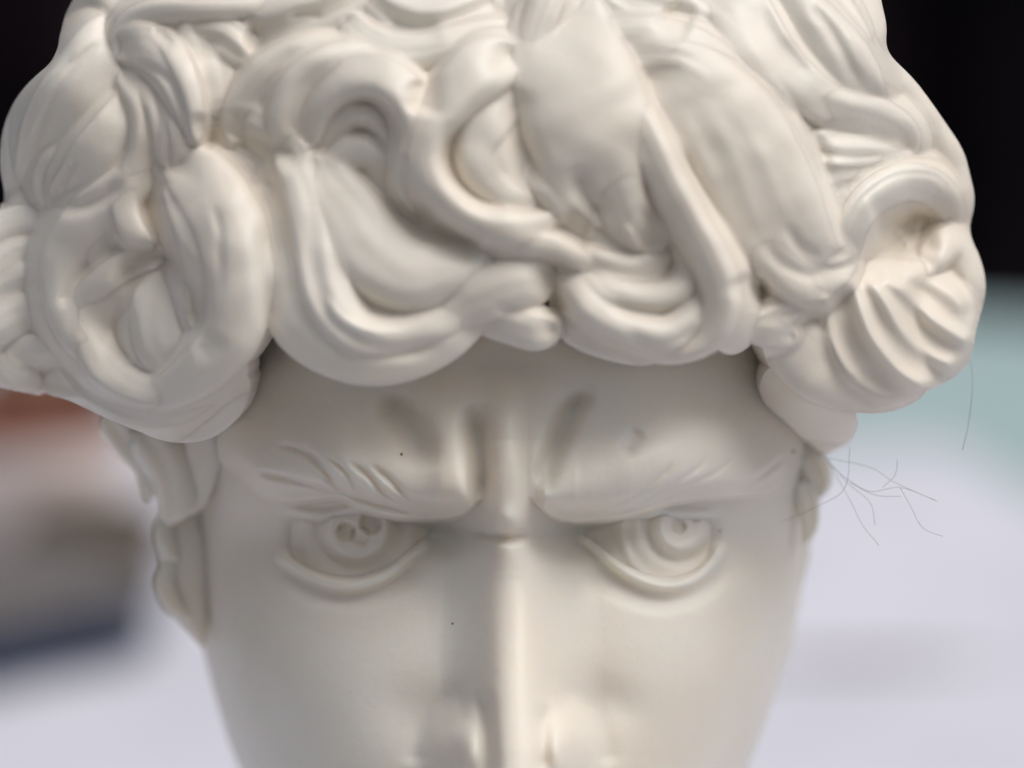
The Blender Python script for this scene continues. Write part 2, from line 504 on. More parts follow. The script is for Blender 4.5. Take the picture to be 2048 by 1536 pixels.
def build_eye(cu, cv, rad, rings, pupil):
    nr, na = 110, 170
    r = np.linspace(0.0, 1, nr)[:, None] * rad
    a = np.linspace(0, 2 * math.pi, na, endpoint=False)[None, :]
    u = cu + r * np.cos(a); v = cv + r * np.sin(a) * 0.86
    b = base_d(u, v)
    dome = -52 + 32 * np.exp(-(r / 115) ** 2) + 0 * a
    dome = dome - 0.8 * inner_recess(u, v)
    for (iu, iv, ir, w, h) in rings:
        rr = np.hypot(u - iu, (v - iv))
        dome = dome + h * np.exp(-((rr - ir) / w) ** 2)
    for (pu, pv, pr, h) in pupil:
        rr = np.hypot(u - pu, v - pv)
        dome = dome - h * (1 - smooth01((rr - pr * 0.75) / (pr * 0.5)))
    k = opening(u, v, -14)
    d = b + k * dome + (1 - k) * np.minimum(dome, face_relief(u, v) - 14)
    q = np.concatenate([Q(u, v, d), Q(u[-1:], v[-1:], d[-1:] - 90)], 0)
    V = np.vstack([q.reshape(-1, 3), Q(cu, cv, float(d[-1].mean()) - 90)[None]])
    F = grid_faces(nr + 1, na, True)
    c0 = len(V) - 1
    F += [(c0, nr * na + c, nr * na + (c + 1) % na) for c in range(na)]
    return link('eyeball', mesh_np('eyeball', to_world(V), F), MARBLE_HAIR, bust)

build_eye(705, 1085, 190, [(715, 1058, 78, 13, -15), (715, 1058, 54, 12, 10), (712, 1062, 112, 12, 6)],
          [(692, 1064, 19, 18), (742, 1046, 22, 24), (720, 1072, 20, 10)])
build_eye(1320, 1085, 200, [(1362, 1055, 66, 13, -19), (1362, 1055, 40, 11, 12), (1348, 1062, 104, 10, 8)],
          [(1356, 1054, 16, 15), (1392, 1038, 9, 9)])

# --- hair ---------------------------------------------------------
HC = np.array([985 - 1024, 650.0, 768 - 450.0])
HA = np.array([985.0, 900.0, 850.0])
HP = 2.8

def hd(u, v):
    a = np.abs((u - 985) / HA[0]) ** HP + np.abs((v - 450) / HA[2]) ** HP
    return -650 + HA[1] * (np.clip(1 - a, 0, 1)) ** (1 / HP)

def hnormal(q):
    r = (q - HC) / HA
    g = np.sign(r) * np.abs(r) ** (HP - 1) / HA
    g[:, 1] -= 0.10 / HA[1]
    return rownorm(g)

LOCK_DATA = []      # (verts_q (nr,nc,3), caps) collected first, blended afterwards

def lock_mesh(C, n, g, hr, roll, tip0, tip1, rim, ph, nrm=None):
    """C rows: x,y,z,w in camera pixels"""
    L = catmull(C, 10)[1]
    wmean = float(np.mean(np.asarray(C)[:, 3]))
    nr = int(np.clip(L / 7, 28, 96))
    nc = 56 if wmean > 45 else 40
    R, L = catmull(C, nr)
    P, w = R[:, :3], R[:, 3]
    T = rownorm(np.gradient(P, axis=0))
    N = hnormal(P) if nrm is None else rownorm(np.tile(nrm, (nr, 1)))
    B = rownorm(np.cross(T, N))
    # keep sideways direction continuous
    for i in range(1, nr):
        if np.dot(B[i], B[i - 1]) < 0:
            B[i] = -B[i]
    if np.dot(np.cross(B[0], T[0]), N[0]) < 0:
        B = -B
    N = rownorm(np.cross(B, T))
    t = np.linspace(0, 1, nr)
    rl = np.radians(roll[0] + (roll[1] - roll[0]) * smooth01(t)) if isinstance(roll, (tuple, list)) else np.full(nr, math.radians(roll))
    B, N = B * np.cos(rl)[:, None] + N * np.sin(rl)[:, None], N * np.cos(rl)[:, None] - B * np.sin(rl)[:, None]
    tp = np.ones(nr)
    if tip0 > 0: tp = tp * np.sqrt(np.clip(1 - (1 - np.minimum(t / tip0, 1)) ** 2, 0, 1))
    if tip1 > 0: tp = tp * np.sqrt(np.clip(1 - (1 - np.minimum((1 - t) / tip1, 1)) ** 2, 0, 1))
    tp = np.maximum(tp, 0.03)
    a = np.linspace(0, 2 * math.pi, nc, endpoint=False)[None, :]
    s = np.cos(a)
    top = np.sin(a) > 0
    sk = 0.42 * math.sin(3.7 * ph + 1.0) * np.cos(1.6 * t + 0.6 * ph)[:, None]
    s2 = np.clip(s + sk * (1 - s * s), -1, 1)                      # crest leans to one side
    dome = np.clip(1 - s2 * s2, 0, 1) ** 0.66
    drift = 0.5 * np.sin(2.2 * t + ph)[:, None]
    env = (1 - s ** 4).clip(0)
    g = g * 1.35
    fl = np.cos(math.pi * n * s + ph + drift) * env
    fine = 0.16 * np.cos(math.pi * n * 3.1 * s + 2.1 * ph + 2 * drift) * env
    prof = dome * (1 - rim * (1 - s * s)) + g * (fl + fine) * np.minimum(dome * 2.5, 1)
    lower = -0.75 * np.abs(np.sin(a)) ** 0.85
    z = np.where(top, prof, lower)
    W = (w * tp)[:, None] * 1.12
    H = (w * tp ** 0.8)[:, None] * hr * 0.88
    wob = 1 + 0.05 * np.sin(t * 9 + ph)[:, None] * s
    V = P[:, None, :] + B[:, None, :] * (W * s * wob)[..., None] + N[:, None, :] * (H * z)[..., None]
    return V


# --- hair relief: every lock is a swept, fluted ridge in a common depth field that is smoothly united ---
STEP = 3.0
GU, GV = np.meshgrid(np.arange(-130, 2046, STEP), np.arange(-150, 1030, STEP))
BODIES = []
STROKES = []

def add_lock(pts, n=1, g=0.08, h=0.6, tip=(0.12, 0.22), rim=0.0, ph=None, sk=None):
    BODIES.append((np.array(pts, float), n, g, h, tip, rim, rng.uniform(0, 6.28) if ph is None else ph, sk))

def ridge(pts, w, h, taper=0.2, e=2.0):
    STROKES.append((pts, w, h, taper, e))

def blur(a, r):
    k = np.exp(-0.5 * (np.arange(-int(3 * r + .5), int(3 * r + .5) + 1) / max(r, .5)) ** 2); k /= k.sum()
    n = len(k) // 2
    p = np.pad(a, n, mode='edge')
    p = sum(k[i] * p[:, i:i + a.shape[1]] for i in range(len(k)))
    return sum(k[i] * p[i:i + a.shape[0]] for i in range(len(k)))

def hdl(u, v):
    """hair mass as the locks see it: it never dives behind the ears"""
    return -210 + 40 * np.logaddexp(0, (hd(u, v) + 210) / 40)

def lock_field(b):
    """height of one lock over the grid, and coverage 1-|s|"""
    P, n, g, h, tip, rim, ph, skw = b
    d = hdl(P[:, 0], P[:, 1]) + P[:, 2]
    C, L = catmull(np.c_[P[:, 0], P[:, 1], d * 0.35, P[:, 3]], 150)
    C[:, 2] /= 0.35
    t = np.linspace(0, 1, len(C))
    tp = np.ones(len(C))
    if tip[0] > 0: tp = tp * np.sqrt(np.clip(1 - (1 - np.minimum(t / tip[0], 1)) ** 2, 0, 1))
    if tip[1] > 0: tp = tp * np.sqrt(np.clip(1 - (1 - np.minimum((1 - t) / tip[1], 1)) ** 2, 0, 1))
    W = C[:, 3] * (0.42 + 0.58 * tp) * 1.12
    C[:, 2] -= (1 - tp) * h * C[:, 3] * 0.35
    m = W.max() * 1.5 + 12
    sl = (GU[0] > C[:, 0].min() - m) & (GU[0] < C[:, 0].max() + m)
    sv = (GV[:, 0] > C[:, 1].min() - m) & (GV[:, 0] < C[:, 1].max() + m)
    ix = np.ix_(sv, sl)
    u, v = GU[ix], GV[ix]
    best = np.full(u.shape, 1e9); sd = np.zeros(u.shape); tt = np.zeros(u.shape); ww = np.ones(u.shape); dd = np.zeros(u.shape)
    for i in range(len(C) - 1):
        ax, ay = C[i, :2]; dx, dy = C[i + 1, 0] - ax, C[i + 1, 1] - ay
        q = np.clip(((u - ax) * dx + (v - ay) * dy) / (dx * dx + dy * dy + 1e-9), 0, 1)
        ex, ey = u - ax - q * dx, v - ay - q * dy
        w = W[i] + (W[i + 1] - W[i]) * q
        dist = np.hypot(ex, ey)
        key = dist / w
        k = key < best
        best[k] = key[k]
        sg = np.sign(dx * ey - dy * ex)
        sd[k] = (sg * key)[k]
        tt[k] = ((i + q) / (len(C) - 1))[k]; ww[k] = w[k]; dd[k] = (C[i, 2] + (C[i + 1, 2] - C[i, 2]) * q)[k]
    s = np.clip(sd, -1, 1)
    sk = (0.55 * math.sin(3.7 * ph + 1.0) if skw is None else skw) * np.cos(1.2 * tt)
    s2 = np.clip(s + sk * (1 - s * s), -1, 1)
    dome = np.clip(1 - s2 * s2, 0, 1) ** 0.62
    env = (1 - s ** 4).clip(0)
    drift = 0.5 * np.sin(2.2 * tt + ph)
    fl = np.cos(math.pi * n * s + ph + drift) * env
    fine = 0.4 * np.cos(math.pi * (n * 2.6 + 0.7) * s + 2.1 * ph + 2 * drift) * env
    z = dome * (1 - rim * (1 - s * s)) + 1.5 * g * (fl + fine) * np.minimum(dome * 2.5, 1)
    over = np.maximum(np.abs(sd) - 1, 0)
    Hh = dd + h * ww * (z - 0.35) - over * ww * 3.0
    sg_ = min(2.2, float(W.mean()) / 34)
    Hh = blur(Hh, sg_)
    return ix, Hh, 1 - np.abs(sd)
# each lock traced as (u, v, height above the hair mass, half width); then ridges (+) and troughs (-)
A = add_lock
r = ridge
# ---- fan of strands over the left brow
A([(505, 385, -25, 40), (548, 450, 0, 50), (566, 560, 30, 52), (602, 655, 45, 50), (690, 712, 50, 46), (785, 722, 45, 42), (880, 690, 35, 38), (965, 638, 15, 30)], 1, .04, .62)
A([(565, 285, 10, 34), (605, 360, 25, 44), (634, 480, 55, 46), (656, 590, 75, 44), (715, 662, 78, 38), (800, 670, 62, 34), (885, 640, 42, 32), (975, 580, 20, 26)], 1, .04, .66)
A([(625, 330, 5, 40), (690, 420, 22, 62), (745, 505, 40, 72), (820, 552, 52, 66), (900, 535, 44, 48), (975, 505, 34, 28)], 1, .03, .52)
A([(880, 640, 20, 34), (950, 600, 42, 48), (1030, 570, 45, 52), (1095, 560, 28, 36)], 1, .05, .55)
A([(960, 640, 10, 30), (1010, 640, 26, 40), (1070, 655, 32, 42), (1105, 660, 12, 28)], 1, .03, .75, tip=(.3, .3))
A([(985, 505, 40, 14), (1050, 490, 62, 22), (1115, 492, 60, 24), (1170, 530, 45, 22)], 1, .03, .8)
r([(618, 420), (622, 500), (636, 580), (668, 640), (740, 690), (830, 698), (900, 670)], 14, -22, .2)
A([(680, 560, 5, 30), (735, 622, 22, 30), (815, 622, 26, 30), (905, 580, 18, 24)], 1, .02, .4)
r([(700, 565), (735, 608), (790, 625), (850, 605), (930, 560)], 18, -16, .3)
r([(860, 455), (905, 485), (965, 500)], 20, -36, .3)
r([(648, 585), (675, 630), (712, 655), (770, 668)], 9, 12, .3)
r([(1105, 520), (1112, 580), (1125, 640)], 20, -46, .25)
r([(980, 620), (1040, 622), (1095, 608)], 9, -14, .3)
# ---- arch left of centre, nested arcs inside
A([(470, 270, -5, 30), (492, 205, 10, 36), (540, 145, 25, 38), (605, 108, 28, 34), (680, 88, 15, 26)], 1, .06, .55)
A([(565, 290, 15, 24), (572, 225, 40, 32), (600, 165, 55, 34), (655, 125, 58, 32), (720, 108, 40, 24), (765, 115, 15, 16)], 1, .03, .75)
A([(618, 285, 5, 26), (632, 215, 35, 34), (690, 160, 62, 38), (765, 158, 78, 40), (820, 210, 84, 38), (828, 285, 76, 30), (812, 365, 50, 24), (838, 425, 20, 18)], 1, .0, .7)
A([(655, 300, -20, 28), (672, 250, 0, 30), (722, 226, 14, 26), (765, 255, 14, 22), (780, 325, 0, 18)], 1, .03, .6)
A([(665, 340, -20, 34), (705, 305, 0, 34), (748, 308, 2, 30), (785, 370, -15, 26)], 1, .03, .6)
A([(640, 330, -30, 60), (720, 390, -30, 66), (800, 440, -30, 56), (880, 470, -35, 40)], 1, .03, .3)
r([(690, 205), (745, 205), (785, 245), (792, 310)], 14, -30, .3)
r([(682, 275), (718, 262), (752, 275), (772, 315)], 10, -22, .3)
r([(690, 240), (735, 235), (765, 265), (775, 300)], 9, 10, .3)
# hollow left of the arch
A([(430, 235, -10, 22), (490, 235, 2, 30), (545, 270, 14, 32), (600, 310, 8, 26)], 2, .08, .5)
A([(400, 300, -40, 50), (460, 320, -40, 60), (520, 345, -40, 56)], 2, .08, .35)
r([(455, 262), (520, 292), (570, 315), (600, 345)], 16, -26, .3)
r([(480, 215), (470, 250), (440, 280)], 12, -16, .3)
# ---- centre S lock
A([(1020, 112, 30, 44), (968, 138, 70, 58), (908, 195, 86, 46), (862, 258, 92, 36), (850, 325, 92, 33), (878, 388, 88, 33), (945, 440, 84, 34), (1030, 458, 80, 34), (1115, 435, 45, 20)], 1, .03, .72, tip=(.12, .2), sk=.25)
A([(1035, 185, 30, 36), (985, 235, 55, 42), (950, 300, 60, 36), (968, 362, 56, 34), (1030, 405, 48, 32), (1090, 432, 20, 22)], 1, .03, .6)
A([(1045, 240, 25, 40), (1008, 300, 45, 44), (1025, 355, 42, 38), (1080, 400, 25, 30)], 1, .03, .5)
A([(830, 130, -15, 50), (835, 190, -30, 46), (825, 250, -40, 40)], 1, .03, .4)
r([(908, 235), (896, 300), (912, 355), (960, 402), (1020, 428)], 14, -26, .25)
r([(840, 150), (850, 190), (842, 235)], 22, -40, .3)
r([(828, 380), (870, 440), (930, 482), (980, 497)], 16, -34, .25)
r([(1044, 165), (1036, 200), (1032, 240), (1055, 320), (1078, 395)], 18, -38, .25)
# ---- broad smooth lobe right of centre
A([(1110, -20, -25, 70), (1128, 110, 38, 104), (1168, 225, 72, 116), (1190, 310, 70, 104), (1205, 385, 48, 76), (1225, 430, 26, 44)], 1, .0, .36, tip=(.25, .3), sk=0)
A([(1065, 320, 40, 34), (1110, 375, 52, 38), (1150, 425, 42, 32), (1195, 465, 20, 22)], 1, .04, .55)
A([(1245, 300, 58, 38), (1240, 380, 66, 46), (1265, 440, 58, 44), (1320, 480, 40, 34)], 1, .04, .5)
A([(1165, 465, 5, 50), (1235, 490, 12, 64), (1310, 500, 5, 56)], 1, .05, .4)
r([(1150, 325), (1165, 380), (1190, 415), (1230, 430)], 14, -26, .3)
r([(1300, 400), (1300, 450), (1290, 520)], 16, -24, .3)
r([(1120, 430), (1150, 455), (1190, 470)], 18, -40, .3)
r([(1245, 445), (1270, 485), (1290, 505)], 9, 10, .3)
# ---- bright band sweeping down to a hook
A([(1205, 95, 0, 20), (1248, 175, 38, 26), (1290, 260, 78, 34), (1330, 345, 100, 34), (1378, 432, 110, 33), (1420, 512, 115, 34), (1442, 565, 112, 36), (1446, 615, 104, 36), (1425, 662, 88, 33), (1375, 695, 66, 27), (1310, 705, 45, 22), (1235, 685, 20, 16)], 1, .03, .78, sk=.3)
A([(1128, 545, 30, 22), (1158, 585, 58, 32), (1215, 632, 74, 34), (1315, 668, 84, 34), (1368, 645, 80, 30), (1398, 600, 62, 24), (1400, 540, 40, 18)], 1, .03, .75)
A([(1165, 555, 35, 24), (1235, 588, 58, 28), (1305, 596, 66, 27), (1358, 578, 66, 25), (1377, 535, 56, 21), (1352, 485, 40, 18)], 1, .03, .75)
A([(1140, 505, 20, 26), (1200, 535, 36, 34), (1275, 545, 30, 34), (1325, 510, 30, 26)], 1, .05, .5)
A([(1135, 600, -15, 40), (1160, 650, 0, 40), (1230, 690, 5, 30), (1310, 712, -5, 22)], 1, .04, .55)
A([(1200, 598, 25, 20), (1250, 618, 40, 20), (1320, 628, 44, 20), (1385, 600, 35, 16)], 1, .0, .4)
r([(1205, 600), (1260, 622), (1330, 628), (1375, 605)], 10, -18, .3)
r([(1240, 662), (1310, 692), (1365, 675), (1405, 640)], 9, -16, .3)
# ---- broad fluted lock on the right
A([(1260, 125, 10, 60), (1350, 175, 38, 96), (1440, 280, 54, 118), (1515, 400, 58, 110), (1580, 490, 54, 80), (1645, 538, 44, 46), (1702, 522, 25, 24)], 1, .012, .36, tip=(.15, .12), sk=-.1)
A([(1475, 330, 32, 44), (1505, 430, 48, 46), (1548, 518, 56, 40), (1610, 570, 52, 34), (1688, 560, 25, 20)], 1, .03, .5)
A([(1555, 340, 55, 40), (1590, 425, 64, 40), (1640, 495, 60, 30), (1695, 508, 42, 18)], 1, .04, .5)
A([(1480, 575, -25, 36), (1540, 605, -15, 40), (1610, 600, -15, 30), (1660, 590, -20, 20)], 1, .05, .5)
A([(1455, 685, -20, 30), (1495, 645, 0, 36), (1550, 625, 10, 34), (1612, 598, 5, 20)], 2, .10, .6)
A([(1490, 655, 0, 22), (1535, 660, 12, 32), (1580, 672, 0, 26)], 1, .05, .7)
r([(1475, 545), (1500, 575), (1545, 590)], 18, -50, .3)
r([(1525, 470), (1555, 520), (1610, 548), (1670, 540)], 10, -13, .3)
r([(1570, 440), (1600, 490), (1650, 520)], 9, -11, .3)
r([(1345, 285), (1385, 355), (1425, 430), (1455, 490)], 12, -24, .3)
# ---- fan-shaped curl on the right
A([(1615, 590, -60, 40), (1582, 670, -40, 52), (1630, 732, -25, 62), (1730, 762, -20, 58), (1830, 765, -20, 46)], 1, .0, .5)
A([(1735, 650, 5, 118), (1790, 655, 30, 124), (1835, 652, 20, 112)], 1, .0, .5, tip=(0, 0), sk=0)
r([(1652, 580), (1660, 660), (1694, 740), (1760, 795), (1820, 812)], 17, 26, .12)
r([(1705, 545), (1718, 610), (1746, 680), (1800, 745), (1868, 785)], 17, 30, .12)
r([(1728, 545), (1768, 600), (1806, 660), (1862, 712), (1925, 740)], 17, 30, .12)
r([(1752, 545), (1815, 588), (1866, 640), (1922, 675), (1958, 685)], 17, 26, .12)
r([(1790, 545), (1850, 560), (1905, 590), (1945, 630)], 20, 16, .2)
A([(1850, 540, 50, 22), (1885, 500, 92, 36), (1928, 500, 122, 44), (1950, 555, 134, 46), (1948, 615, 124, 38)], 1, .0, .5, tip=(.3, .3))
r([(1885, 545), (1915, 560), (1935, 610), (1940, 650)], 8, -16, .3)
# its upper ring and hollow
A([(1698, 515, 25, 20), (1706, 450, 55, 28), (1745, 395, 76, 33), (1810, 365, 90, 35), (1868, 378, 96, 33), (1903, 420, 92, 28), (1912, 465, 70, 20)], 1, .03, .7)
A([(1675, 430, 22, 22), (1730, 352, 40, 26), (1810, 325, 48, 25), (1880, 340, 56, 22), (1918, 390, 56, 18)], 1, .06, .6)
r([(1750, 470), (1790, 460), (1835, 478)], 34, -64, .3)
r([(1765, 505), (1785, 465), (1808, 470), (1818, 505)], 12, 22, .3)
r([(1838, 440), (1855, 475), (1852, 510)], 15, -24, .3)
r([(1690, 470), (1722, 400), (1790, 352), (1870, 352), (1908, 395)], 5, -9, .2)
# tuft below
A([(1560, 770, -330, 44), (1620, 805, -330, 54), (1660, 850, -320, 50), (1672, 890, -320, 32)], 1, .02, .5, tip=(.1, .3))
# ---- right side above the curl
A([(1590, 195, 30, 34), (1680, 222, 50, 40), (1760, 242, 62, 40), (1812, 275, 62, 30), (1820, 305, 45, 18)], 1, .05, .55)
A([(1620, 275, 22, 18), (1690, 290, 45, 20), (1760, 292, 50, 18), (1815, 308, 42, 13)], 1, .08, .6)
A([(1630, 310, 22, 18), (1690, 316, 42, 19), (1760, 312, 44, 17), (1812, 322, 35, 12)], 1, .08, .6)
A([(1640, 345, 22, 20), (1690, 340, 38, 20), (1745, 332, 34, 16)], 1, .08, .6)
A([(1630, 390, 15, 34), (1680, 378, 30, 30), (1720, 365, 25, 20)], 2, .08, .5)
A([(1600, 420, 0, 46), (1660, 445, 15, 44), (1695, 450, 15, 30)], 1, .05, .4)
A([(1765, 105, 10, 54), (1835, 195, 40, 74), (1885, 300, 60, 78), (1903, 400, 68, 62), (1900, 465, 50, 34)], 1, .0, .5, sk=.15)
A([(1800, 140, 40, 24), (1885, 228, 72, 36), (1928, 325, 92, 36), (1936, 410, 92, 28), (1925, 455, 70, 14)], 1, .0, .55)
A([(1500, -60, 0, 60), (1590, 50, 38, 72), (1665, 125, 60, 70), (1720, 175, 70, 48), (1762, 203, 62, 20)], 1, .05, .42, tip=(.15, .25))
A([(1590, -80, 25, 40), (1680, 45, 58, 40), (1722, 115, 66, 30), (1758, 190, 62, 15)], 1, .06, .5)
A([(1690, -80, 20, 40), (1728, 10, 50, 34), (1748, 75, 62, 28), (1762, 112, 50, 16)], 2, .10, .55)
A([(1440, -60, 0, 60), (1490, 50, 40, 60), (1555, 140, 55, 54), (1635, 198, 52, 40), (1720, 222, 35, 20)], 1, .04, .48)
A([(1410, 40, 5, 40), (1470, 120, 32, 42), (1535, 210, 46, 40), (1590, 320, 46, 36), (1640, 430, 30, 26)], 1, .05, .5)
r([(1505, -10), (1535, 60), (1590, 125), (1640, 170)], 18, -18, .25)
r([(1610, -5), (1660, 60), (1700, 130), (1735, 185)], 10, -14, .25)
r([(1550, 185), (1600, 240), (1640, 310), (1655, 400)], 14, -20, .25)
r([(1640, 268), (1720, 275), (1800, 290)], 8, -16, .25)
# ---- arcs top right of centre
A([(1140, 85, 15, 22), (1240, 62, 38, 26), (1335, 68, 48, 28), (1420, 102, 48, 27), (1500, 175, 28, 20)], 1, .05, .6)
A([(1215, 110, 28, 16), (1300, 100, 46, 20), (1370, 112, 50, 20), (1440, 158, 40, 17)], 1, .05, .6)
A([(1255, 138, 32, 15), (1335, 132, 50, 19), (1400, 158, 52, 19), (1465, 220, 36, 16)], 1, .05, .6)
A([(1180, -60, 0, 60), (1260, 5, 15, 56), (1350, 28, 15, 46), (1430, 50, 5, 30)], 2, .10, .5)
r([(1330, 10), (1350, 30), (1390, 50)], 22, -30, .3)
# ---- top centre
A([(690, 40, 0, 26), (750, 90, 22, 32), (830, 105, 34, 33), (920, 82, 30, 30), (1005, 50, 10, 24)], 1, .08, .55)
A([(720, -20, 0, 40), (800, 40, 12, 46), (890, 40, 12, 44), (980, 5, 0, 36)], 2, .10, .5)
A([(1052, 130, 10, 22), (1072, 70, 30, 32), (1105, 0, 32, 40), (1160, -60, 10, 50)], 1, .10, .6)
A([(1110, 110, 5, 24), (1120, 50, 20, 30), (1150, -10, 20, 34)], 1, .08, .5)
A([(1012, 75, -20, 24), (1024, 30, -8, 30), (1040, -40, 0, 40)], 1, .08, .5)
A([(850, 140, -5, 44), (905, 122, 12, 50), (960, 110, 10, 40)], 1, .03, .4)
A([(510, 70, 0, 46), (590, 40, 15, 56), (680, 10, 10, 56), (760, -50, 0, 60)], 2, .10, .5)
A([(520, 30, 0, 40), (560, -20, 10, 50), (640, -70, 0, 60)], 2, .08, .5)
r([(760, 30), (820, 55), (890, 60)], 14, -20, .3)
r([(520, 30), (505, 75), (520, 110)], 12, -22, .3)
r([(570, 35), (610, 28), (650, 34)], 7, -10, .3)
# ---- top left
A([(238, 112, 25, 16), (250, 58, 50, 24), (300, 26, 58, 24), (390, 20, 58, 20), (470, 18, 45, 18), (560, 10, 20, 16)], 1, .05, .65)
A([(234, 100, 25, 28), (285, 92, 55, 40), (340, 130, 70, 38), (375, 205, 66, 30), (393, 280, 42, 18)], 1, .05, .5, tip=(.2, .2))
A([(310, 62, 40, 14), (350, 108, 74, 20), (380, 180, 76, 20), (394, 275, 48, 14)], 1, .0, .65)
A([(400, 60, 10, 46), (420, 130, 22, 48), (432, 190, 12, 34), (440, 230, -5, 16)], 1, .05, .5)
A([(360, 60, 10, 36), (440, 70, 22, 40), (500, 110, 10, 36)], 2, .10, .5)
A([(246, 150, 15, 18), (276, 180, 42, 28), (292, 235, 48, 27), (284, 305, 42, 26), (262, 360, 35, 26), (250, 410, 25, 24)], 1, .05, .65)
A([(285, 150, 12, 22), (318, 200, 45, 30), (335, 260, 42, 30), (335, 325, 22, 22)], 1, .06, .6)
A([(330, 180, 12, 18), (355, 235, 40, 24), (365, 290, 30, 22), (355, 335, 10, 16)], 1, .06, .55)
A([(330, 340, 0, 30), (380, 325, 15, 28), (425, 315, 10, 16)], 1, .08, .5)
r([(228, 136), (290, 134), (338, 165), (362, 225), (372, 285)], 8, -18, .15)
r([(305, 170), (318, 230), (312, 310)], 7, -14, .25)
r([(300, 55), (325, 68), (345, 95)], 9, -14, .3)
r([(400, 220), (405, 260), (430, 300)], 12, -24, .3)
r([(330, 95), (380, 105), (420, 90), (460, 60)], 10, -10, .3)
# ---- smooth shell lock, far left
A([(230, 45, 5, 30), (205, 95, 55, 54), (165, 190, 80, 78), (118, 265, 86, 70), (80, 335, 78, 46), (55, 395, 55, 26)], 1, .0, .42, tip=(.15, .2), sk=-.25)
A([(180, 90, 45, 16), (112, 165, 82, 24), (72, 250, 97, 26), (48, 335, 95, 24), (45, 400, 70, 16)], 1, .0, .6)
A([(140, 105, 45, 16), (68, 178, 104, 24), (30, 262, 134, 28), (22, 340, 128, 25), (35, 410, 95, 18)], 1, .0, .6)
A([(118, 60, 25, 22), (148, 25, 42, 34), (195, 5, 44, 38), (245, 45, 30, 28)], 1, .05, .6)
A([(112, 90, 25, 14), (155, 82, 50, 20), (205, 68, 50, 20)], 1, .03, .6)
r([(205, 75), (150, 130), (95, 225), (62, 330)], 5, -11, .15)
r([(155, 105), (78, 195), (40, 290)], 5, -10, .15)
A([(250, 195, 25, 18), (228, 250, 68, 36), (195, 305, 82, 46), (160, 355, 84, 42), (118, 395, 68, 28)], 1, .03, .5, sk=.2)
A([(165, 285, 45, 20), (118, 318, 78, 30), (95, 360, 82, 30), (98, 405, 70, 22)], 1, .0, .55)
r([(150, 315), (132, 355), (122, 385)], 5, -12, .3)
r([(95, 410), (150, 415), (205, 395), (250, 355)], 11, -26, .25)
# ---- big left curl
A([(300, 330, 15, 30), (235, 390, 50, 46), (180, 445, 66, 52), (144, 510, 72, 54), (136, 582, 74, 50), (152, 655, 72, 42), (195, 728, 60, 32)], 1, .03, .55, sk=-.2)
A([(235, 415, 30, 36), (180, 480, 50, 46), (150, 550, 48, 44), (150, 610, 40, 30)], 1, .03, .4)
A([(350, 315, 0, 40), (410, 370, 42, 62), (458, 455, 66, 66), (480, 555, 74, 62), (468, 650, 76, 56), (418, 728, 74, 48), (335, 785, 60, 36), (250, 798, 40, 26)], 1, .02, .55, sk=.1)
A([(345, 365, 30, 26), (375, 430, 62, 34), (400, 510, 72, 34), (405, 590, 66, 32), (395, 650, 50, 26)], 1, .03, .5)
A([(430, 410, 50, 26), (468, 480, 76, 32), (480, 560, 78, 30), (468, 630, 70, 24)], 1, .03, .45)
A([(290, 290, 20, 18), (258, 350, 44, 24), (250, 410, 52, 25), (265, 460, 54, 25), (298, 492, 40, 18)], 1, .0, .5)
A([(325, 505, 10, 24), (258, 528, 32, 26), (198, 570, 48, 27), (158, 630, 52, 26), (155, 690, 50, 22)], 1, .05, .65)
A([(280, 555, 0, 30), (215, 600, 15, 36), (185, 660, 35, 40), (210, 730, 52, 40), (270, 775, 56, 34), (335, 785, 54, 28), (390, 765, 42, 20)], 1, .03, .6)
A([(325, 560, -10, 40), (318, 630, 18, 54), (325, 695, 22, 48), (352, 738, 10, 28)], 1, .05, .55, tip=(.3, .3))
A([(370, 700, 0, 36), (415, 655, -10, 40), (430, 590, -20, 36)], 1, .03, .4)
A([(120, 705, 20, 18), (180, 768, 36, 26), (260, 815, 42, 28), (340, 825, 36, 25), (420, 800, 15, 20)], 1, .05, .55)
r([(232, 590), (262, 540), (300, 515), (345, 525), (378, 570), (392, 630), (392, 690)], 17, -70, .2)
r([(255, 570), (262, 640), (275, 700), (320, 742)], 7, -14, .25)
r([(380, 705), (412, 690), (430, 655)], 20, -14, .4)
r([(185, 515), (150, 560), (120, 620)], 9, -18, .25)
r([(335, 350), (308, 400), (312, 455), (335, 500)], 8, -18, .25)
r([(425, 400), (440, 470), (440, 560)], 8, -10, .3)
r([(532, 420), (528, 520), (535, 630), (545, 690)], 12, -24, .25)
# ---- strands under the curl
A([(280, 842, -90, 20), (350, 856, -60, 26), (415, 845, -48, 28), (462, 805, -48, 25), (488, 760, -60, 18)], 2, .10, .55)
A([(90, 768, 25, 18), (150, 765, 32, 34), (230, 800, 10, 36), (300, 840, -30, 26), (340, 860, -60, 16)], 2, .08, .55)
A([(370, 810, -40, 36), (430, 780, -30, 36), (470, 730, -30, 30)], 1, .02, .4)
